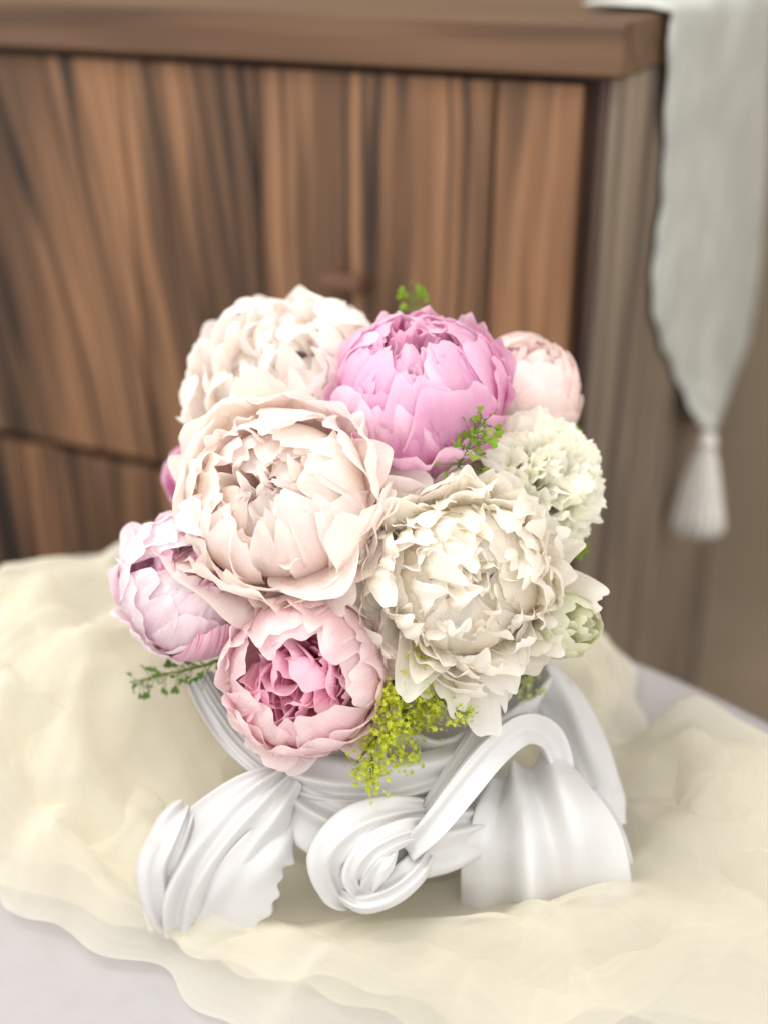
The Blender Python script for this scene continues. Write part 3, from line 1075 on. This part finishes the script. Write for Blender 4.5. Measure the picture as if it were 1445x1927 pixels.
# big smooth guard petals of it showing between the bright pink globe and the blush peony
rr = np.random.default_rng(8)
Minv = np.array(f.matrix_world.inverted())
for (px, py, dp, wd) in [(640, 800, .615, .34), (600, 700, .625, .30), (690, 860, .61, .26), (655, 690, .66, .3)]:
    tl = (Minv @ np.append(at(px, py, dp), 1))[:3]
    P = petal_open(rr, R, math.pi / 2, math.atan2(tl[1], tl[0]), math.hypot(tl[0], tl[1]), 1.0, -0.45 * R, 0.06 * R, 0.9, wd, -0.3, .02, .025, 0.9, 0.05)
    P[..., 2] += np.linspace(0, 1, P.shape[0])[:, None] * tl[2]
    grid('petal', P, blush[2], f)


def globe_peony(root, R, seed, outer, inner, squash=0.9, open_deg=38, n_out=(5, 6, 6, 6), fill=46, sepals=True, lifts=(0.10, 0.05, 0.02, 0.0), wide=0.62, ruf=0.02, jag=0.035, crump=0.012, crease=0.0, fillw=1.0):
    r = np.random.default_rng(seed)
    lay = [1.0, 0.965, 0.93, 0.89, 0.85, 0.81]
    ths = [open_deg + 42, open_deg + 20, open_deg + 6, open_deg - 4, open_deg - 8, open_deg - 10]
    for ti, n in enumerate(n_out):
        off = r.uniform(0, 6.28)
        for i in range(n):
            phi = off + 2 * math.pi * (i + r.uniform(-0.22, 0.22)) / n
            P = petal_shell(r, R * lay[ti] * r.uniform(0.985, 1.015), squash, phi, math.radians(max(8, ths[ti] + r.normal(0, 7))), wide * r.uniform(0.8, 1.15),
                            lift=lifts[min(ti, len(lifts) - 1)] * r.uniform(0.2, 1.6), ruffle=ruf * r.uniform(0.6, 1.6), jag=jag, tilt=r.normal(0, 0.25), crumple=crump, crease=crease,
                            notch=0.10 if r.random() < 0.3 else 0.0)
            grid('petal', P, outer[int(r.integers(len(outer)))], root)
    for i in range(fill):
        t = (i + 0.5) / fill
        th_ = math.radians(open_deg + 8) * math.sqrt(t)
        phi = i * 2.39996 + r.normal(0, 0.3)
        P = petal_open(r, R, max(0.02, th_), phi, R * 0.92 * r.uniform(0.86, 1.03), R * squash * 0.95 * r.uniform(0.86, 1.04), -0.5 * R, 0.04 * R,
                       0.9 * t + r.normal(0, 0.2), fillw * r.uniform(.24, .42), r.normal(0.4, 0.4), .045 * r.uniform(.7, 1.4), .05, 0.5 * r.uniform(.8, 1.3), twist=r.normal(0, 0.7))
        grid('petal', P, inner[int(r.integers(len(inner)))], root)
    if sepals:
        for i in range(4):
            phi = i * 1.6 + r.uniform(-0.3, 0.3)
            P = petal_shell(r, R * 1.03, squash, phi, math.radians(128 + r.normal(0, 8)), 0.26, th_base=3.05, nu=7, nv=8)
            grid('sepal', P, M_sepal, root)
    stem_to_vase(root, -squash * R)


# 4: the big blush peony, open, heart towards the upper left
f, R = flower('open_peony', 'large blush open peony with loose peach heart, between the two pink globe peonies', 528, 940, .602, 190, (-.20, .30, .93))
guards(f, R, blush, 400, 10, 100, 1.22, .56, ruf=.035, jag=.04, wild=.14)
guards(f, R, blush, 401, 9, 80, 1.14, .50, bend=1.0, curl=-.3, ruf=.04, jag=.045, wild=.16)
guards(f, R, blush, 404, 7, 66, 1.08, .40, bend=1.2, curl=-.1, ruf=.045, jag=.05, wild=.16)
shells(f, R, blush, 402, [(7, 1.04, 66, .66, .16, .035, .05), (7, .99, 54, .60, .14, .04, .05), (7, .92, 44, .54, .10, .04, .06),
                          (7, .87, 38, .50, .08, .045, .06), (7, .81, 33, .46, .06, .05, .07), (6, .74, 29, .44, .05, .05, .08), (6, .66, 25, .42, .05, .05, .08), (5, .60, 10, .5, .03, .04, .08)], .88, .022)
open_peony(f, R, blush, 403, [(10, 34, .92, .8, .18, 0.3, .05, .07, .35, .6), (9, 22, .90, .6, .15, 0.3, .05, .08, .3, .8), (7, 9, .86, .3, .12, 0.2, .05, .09, .3, 1)], Hs=.80)

# 2: bright pink globe
f, R = flower('globe_peony', 'bright orchid pink half-open globe peony at the top of the bouquet', 786, 745, .635, 168, (-.10, .66, .72))
globe_peony(f, R, 202, pinkA, pinkA_in, 0.94, 33, (7, 7, 7, 7, 6), 54, lifts=(0.12, 0.07, 0.06, 0.05, .04), ruf=.03, jag=.08, crump=.026, crease=.05, wide=.56, fillw=.75)
# 3: pale bud at the back right
f, R = flower('globe_peony', 'pale shell pink closed peony globe peeking out behind the bright pink one', 982, 738, .685, 112, (.25, .70, .62))
globe_peony(f, R, 33, pinkD, pinkD, 1.0, 20, (5, 5, 5, 5), 24, lifts=(0.03, 0.03, 0.01, 0.0), wide=.75)
# 7: left pink globe
f, R = flower('globe_peony', 'pale pink globe peony with magenta streaked petals above the thin green sprig', 362, 1100, .626, 140, (.36, .34, .86))
_Mi = np.array(f.matrix_world.inverted())
_sw = spline([at(475, 1150, .632), at(465, 1110, .618), at(450, 1070, .620)], 12)
_sp = np.zeros((12, 7, 3))
for _i in range(12):
    for _j in range(7):
        _u = (_j - 3) / 3
        _q = _sw[_i] + RT * _u * .006 * math.sin(math.pi * (.12 + .8 * _i / 11)) + UP * .001 * math.sin(3 * _u + _i) - FW * .002 * _u * _u
        _sp[_i, _j] = (_Mi @ np.append(_q, 1))[:3]
grid('sepal', _sp, M_sepal, f)
rr = np.random.default_rng(71)
for (px, py, dp, wd, mi) in [(238, 985, .645, .50, 3), (226, 1065, .640, .50, 3), (310, 968, .632, .50, 2), (265, 1015, .622, .44, 3), (335, 985, .618, .44, 3),
                             (238, 1130, .630, .46, 2), (275, 1080, .606, .40, 3), (330, 1030, .602, .42, 0), (400, 1010, .612, .40, 1)]:
    tl = (_Mi @ np.append(at(px, py, dp), 1))[:3]
    P = petal_open(rr, R, math.pi / 2, math.atan2(tl[1], tl[0]), math.hypot(tl[0], tl[1]), 1.0, -0.5 * R, 0.06 * R, 1.0, wd, -0.1, .06, .07, 0.8, rr.normal(0, .15), crumple=.05)
    P[..., 2] += np.linspace(0, 1, P.shape[0])[:, None] * tl[2]
    grid('petal', P, pinkB[mi], f)
_k = petal_shell(rr, R * 1.03, 1.06, 0, math.radians(52), .46, lift=.05, ruffle=.03, jag=.06, crease=.04)
_tl = (_Mi @ np.append(at(400, 1150, .60), 1))[:3]
_a = math.atan2(_tl[1], _tl[0])
_k = rot_about(_k, np.zeros(3), np.array([0, 0, 1.0]), _a)
grid('petal', _k, pinkB[1], f)
globe_peony(f, R, 74, [pinkB[0], pinkB[2], pinkB[3]], [pinkB[1]] + pinkA_in, 1.06, 34, (5, 6, 6, 6), 40, lifts=(0.06, 0.05, 0.03, 0.01), ruf=.035, jag=.06, crump=.032, crease=.05)
# 8: bottom rose-blush cup
f, R = flower('cup_peony', 'rose blush cup-shaped peony with deep pink heart, lowest over the vase', 572, 1268, .598, 156, (-.10, -.02, 1))
guards(f, R, pinkC, 800, 9, 100, 1.14, .54, ruf=.035, jag=.07, wild=.12)
guards(f, R, pinkC, 801, 8, 80, 1.08, .48, bend=1.2, curl=-.1, ruf=.04, jag=.07, wild=.14)
globe_peony(f, R, 85, pinkC, pinkC_in, 0.92, 38, (6, 6, 7, 7), 32, lifts=(0.06, 0.08, 0.08, 0.06), ruf=.04, jag=.08, crump=.026, crease=.03, fillw=1.2)
# 9: glimpse of another pink one
f, R = flower('globe_peony', 'mostly hidden mauve pink peony showing a sliver behind the blush peony', 388, 892, .70, 84, (-.5, .5, .6))
globe_peony(f, R, 96, pinkA, pinkA_in, 0.95, 40, (5, 6, 5), 16)

# 5: white carnation
f, R = flower('white_carnation', 'white carnation with frilly serrated petals at the right of the bouquet', 1010, 912, .64, 134, (.28, .32, .9), cat='carnation')
r = np.random.default_rng(55)
for (n, th, rt, wd) in [(10, 104, 1.0, .44), (12, 90, 1.0, .42), (13, 77, .98, .39), (14, 64, .97, .35), (14, 51, .95, .32), (12, 38, .92, .29), (10, 25, .90, .26), (7, 11, .88, .22)]:
    off = r.uniform(0, 6.28)
    for i in range(n):
        phi = off + 2 * math.pi * (i + r.uniform(-.3, .3)) / n
        P = petal_open(r, R, max(.02, math.radians(th) + r.normal(0, .1)), phi, R * rt * r.uniform(.9, 1.1), R * .78 * rt * r.uniform(.88, 1.1), -.7 * R, .03 * R,
                       .3 + r.normal(0, .25), wd * r.uniform(.8, 1.2), -.5 + r.normal(0, .5),   .062 * r.uniform(.8, 1.4), .045, .8, twist=r.normal(0, .35), serr=.022, nu=25, nv=14, flare=.8, rnd_amt=.18, crumple=.03, kr=(4, 7))
        grid('petal', P, white[0], f)
stem_to_vase(f, -.7 * R)

# 10: greenish white lisianthus bud
f, R = flower('lisianthus_bud', 'greenish white half-closed bud tucked under the cream peony', 1066, 1176, .604, 62, (.5, .1, .8), cat='flower')
globe_peony(f, R, 110, greenish, greenish, 1.15, 30, (4, 4, 4), 8, lifts=(.05, .03, 0), wide=.9)

# ------------------------------------------------------------------ greenery
M_leafA = plain_mat('fresh_green_leaf', (112, 148, 38), 0.5, 0.4, 200, trans=0.35, color2=(150, 184, 60))
M_leafB = plain_mat('deep_green_leaf', (66, 104, 34), 0.5, 0.4, 90, trans=0.3, color2=(104, 140, 50))
M_lime = plain_mat('lime_floret', (168, 184, 30), 0.55, 0.3, 300, trans=0.35, color2=(202, 208, 70))
M_sprig = plain_mat('sprig_stem', (96, 120, 50), 0.5, 0.3, 60)
M_gw = plain_mat('pale_green_floret', (204, 212, 150), 0.6, 0.2, 200, trans=0.3)


def leaflet_mesh(name, mat):
    V = [(0, 0, 0)]
    out = [(0.25, .10), (.55, .38), (.85, .46), (1.04, .30), (.94, 0), (1.04, -.30), (.85, -.46), (.55, -.38), (.25, -.10)]
    for x, y in out:
        V.append((x, y, 0.22 * y * y * 2 + 0.05 * x))
    V.append((0.62, 0, -0.04))
    F = [(10, i, i + 1) for i in range(0, 9)] + [(10, 9, 0)]
    return mesh(name, V, F, mat)


leafA = leaflet_mesh('leaflet', M_leafA)
leafB = leaflet_mesh('leaflet', M_leafB)


def place(o, loc, d, nrm_seed, s):
    d = Vector(d).normalized()
    q = d.to_track_quat('X', 'Z')
    o.matrix_local = Matrix.Translation(Vector(loc)) @ q.to_matrix().to_4x4() @ Matrix.Rotation(nrm_seed, 4, 'X') @ Matrix.Scale(s, 4)


def pod_sprig(label, ctrl, n, leaf, size=.0048, reach=.010, seed=1, group=None, droop=0.3, start=0.15, root_end=True):
    """wiry stem with heart-shaped pods on thin stalks; ctrl = (px, py, depth) from the bouquet outwards"""
    r = np.random.default_rng(seed)
    W = spline([at(*c) for c in ctrl], 30)
    base = W[0].copy()
    o = thing('pod_sprig', label, 'sprig', Matrix.Translation(base), 'green pod sprigs in the bouquet')
    tail = [HEART + r.uniform(-.015, .015, 3), (W[0] * .6 + HEART * .4)] if root_end else []
    full = spline([*tail, *[W[i] for i in (0, 7, 15, 22, 29)]], 40) - base
    tube('stem', full, np.linspace(.0011, .0005, 40), M_sprig, o, 6)
    V, F = [], []
    for i in range(n):
        t = start + (1 - start) * (i + r.uniform(0, .8)) / n
        p = W[min(29, int(t * 29))] - base
        T = W[min(29, int(t * 29) + 1)] - W[max(0, int(t * 29) - 1)]
        T /= np.linalg.norm(T) + 1e-9
        d = r.normal(0, 1, 3)
        d -= T * (d @ T) * .8
        d = d / np.linalg.norm(d) + T * .5 + np.array([0, 0, -droop]) + (CAM - W[0]) * .25
        d /= np.linalg.norm(d)
        ln = reach * r.uniform(.45, 1.1) * (1.15 - .6 * t)
        e = p + d * ln
        lf = link('leaf', leaf, None, o)
        place(lf, e, d, r.uniform(0, 6.28), size * r.uniform(.7, 1.25))
        a = np.cross(d, [0.3, .5, .8])
        a /= np.linalg.norm(a)
        b = np.cross(d, a)
        k = len(V)
        for q in (p, e):
            for an in (0, 2.1, 4.2):
                V.append(q + .00028 * (math.cos(an) * a + math.sin(an) * b))
        F += [(k, k + 1, k + 4, k + 3), (k + 1, k + 2, k + 5, k + 4), (k + 2, k, k + 3, k + 5)]
    st = link('stalks', mesh('stalks', V, F, M_sprig), None, o)
    return o


pod_sprig('green sprig of small heart pods against the bright pink peony, above the cream one', [(852, 905, .625), (866, 870, .602), (886, 828, .596), (912, 788, .598)], 46, leafA, .0050, .012, 3, droop=0)
pod_sprig('thin green sprig sticking out sideways under the pale pink globe peony', [(425, 1244, .64), (370, 1256, .645), (310, 1270, .655), (245, 1284, .665)], 44, leafB, .0046, .010, 4, droop=.5)
pod_sprig('green pod tip standing up over the bright pink peony', [(786, 640, .70), (778, 590, .705), (774, 548, .71)], 22, leafA, .0048, .008, 6, droop=0, start=.45)
pod_sprig('small green tip beside the shell pink bud', [(1040, 850, .70), (1062, 825, .70), (1078, 806, .70)], 14, leafA, .0046, .007, 7, droop=0, start=.4)
pod_sprig('small green tips under the right edge of the carnation', [(1060, 1010, .68), (1092, 985, .675), (1118, 962, .67)], 16, leafA, .0046, .007, 8, droop=0, start=.4)
pod_sprig('green cluster between the carnation and the cream peony', [(1030, 1050, .655), (1065, 1035, .65), (1092, 1020, .648)], 24, leafA, .0050, .008, 9, droop=0, start=.3)


def mantle(label, ctrl, branches, n, seed, mat, spread=.012, size=.0016):
    r = np.random.default_rng(seed)
    W = spline([at(*c) for c in ctrl], 24)
    base = W[0].copy()
    o = thing('lady_mantle_sprig', label, 'sprig', Matrix.Translation(base), 'floret sprays under the flowers')
    full = spline([HEART, (W[0] * .6 + HEART * .4), W[0], W[8], W[16], W[23]], 30) - base
    tube('stem', full, np.linspace(.0012, .0006, 30), M_sprig, o, 6)
    V, F = [], []
    for bi in range(branches):
        t = (bi + r.uniform(.2, 1)) / branches
        i0 = int(t * 20)
        p = W[i0] - base
        T = W[min(23, i0 + 2)] - W[i0]
        T /= np.linalg.norm(T) + 1e-9
        d = r.normal(0, 1, 3)
        d /= np.linalg.norm(d)
        d = d + T * .6
        d /= np.linalg.norm(d)
        e = p + d * spread * r.uniform(.7, 1.7)
        tube('branch', np.array([p, (p + e) / 2 + r.normal(0, .001, 3), e]), .0004, M_sprig, o, 5)
        for k in range(n // branches):
            c = e + r.normal(0, 1, 3) * spread * .32
            nrm = r.normal(0, 1, 3) + (CAM - W[0]) * 1.2 + np.array([0, 0, .5])
            nrm /= np.linalg.norm(nrm)
            a = np.cross(nrm, r.normal(0, 1, 3))
            a /= np.linalg.norm(a)
            b = np.cross(nrm, a)
            s = size * r.uniform(.7, 1.3)
            k0 = len(V)
            V.append(c - nrm * s * .3)
            for j in range(10):
                an = j * math.pi / 5
                rr_ = s * (1 if j % 2 == 0 else .45)
                V.append(c + rr_ * (math.cos(an) * a + math.sin(an) * b) + nrm * (s * .2 if j % 2 == 0 else 0))
            F += [(k0, k0 + 1 + j, k0 + 1 + (j + 1) % 10) for j in range(10)]
    fo = link('florets', mesh('florets', V, F, mat, False), None, o)
    fo['kind'] = 'stuff'
    return o


mantle('dense lime green floret spray hanging between the cup peony and the cream peony', [(790, 1265, .615), (765, 1305, .603), (722, 1365, .600), (672, 1435, .600)], 36, 1500, 11, M_lime, .013)
mantle('thin lime floret twig hanging over the cream peony guard petals', [(815, 1300, .605), (845, 1330, .594), (880, 1345, .588)], 7, 130, 12, M_lime, .006, .0014)
mantle('pale green floret cluster below the greenish white bud', [(985, 1215, .66), (1000, 1250, .655), (965, 1310, .65)], 10, 200, 13, M_gw, .010, .0020)


def leaf_blade(label, ctrl, hw, mat, seed):
    r = np.random.default_rng(seed)
    W = spline([at(*c) for c in ctrl], 20)
    base = W[0].copy()
    o = thing('peony_leaf', label, 'leaf', Matrix.Translation(base), 'leaves among the flowers')
    T = np.gradient(W, axis=0)
    P = np.zeros((20, 9, 3))
    for i in range(20):
        t_ = T[i] / np.linalg.norm(T[i])
        v = CAM - W[i]
        s = np.cross(v, t_)
        s /= np.linalg.norm(s)
        nn = np.cross(t_, s)
        t = i / 19
        w = hw * math.sin(math.pi * min(1, .06 + t) ** .8) ** .9
        u = np.linspace(-1, 1, 9)
        P[i] = W[i] + (u * w)[:, None] * s + (.25 * w * np.abs(u) + .08 * w * np.sin(9 * t + 3 * u))[:, None] * nn
    grid('blade', P - base, mat, o)
    tube('stalk', spline([HEART - base, (W[0] - base) * .5 + (HEART - base) * .5, W[0] - base], 10), .0012, M_sprig, o, 6)
    return o


leaf_blade('single green leaf tip resting behind the vase drapery', [(1030, 1270, .70), (1060, 1310, .695), (1090, 1362, .69)], .0075, M_leafB, 1)
leaf_blade('dark green filler leaf added in the gap between the pale pink globe and the cup peony', [(500, 1200, .67), (450, 1235, .655), (400, 1262, .65)], .012, M_leafB, 2)  # filler leaf, added where the gap between blooms is dark
leaf_blade('green leaf under the cream peony at the head of the lime spray', [(800, 1230, .64), (800, 1280, .625), (832, 1322, .615)], .012, M_leafB, 3)
leaf_blade('dark filler leaf added deep between the pale pink globe and the blush peony', [(470, 1150, .70), (450, 1120, .665), (440, 1080, .655)], .018, M_leafB, 6)  # added filler, stands in for the dark of a deep gap
leaf_blade('dark filler leaf added deep between the blush and cream peonies', [(680, 1120, .69), (690, 1060, .665), (700, 1000, .65)], .016, M_leafB, 4)  # filler leaf added to keep this gap closed and dark
leaf_blade('dark filler leaf added deep between the bright pink peony and the carnation', [(880, 960, .70), (900, 900, .68), (930, 850, .67)], .016, M_leafB, 5)  # another added filler leaf for a dark gap
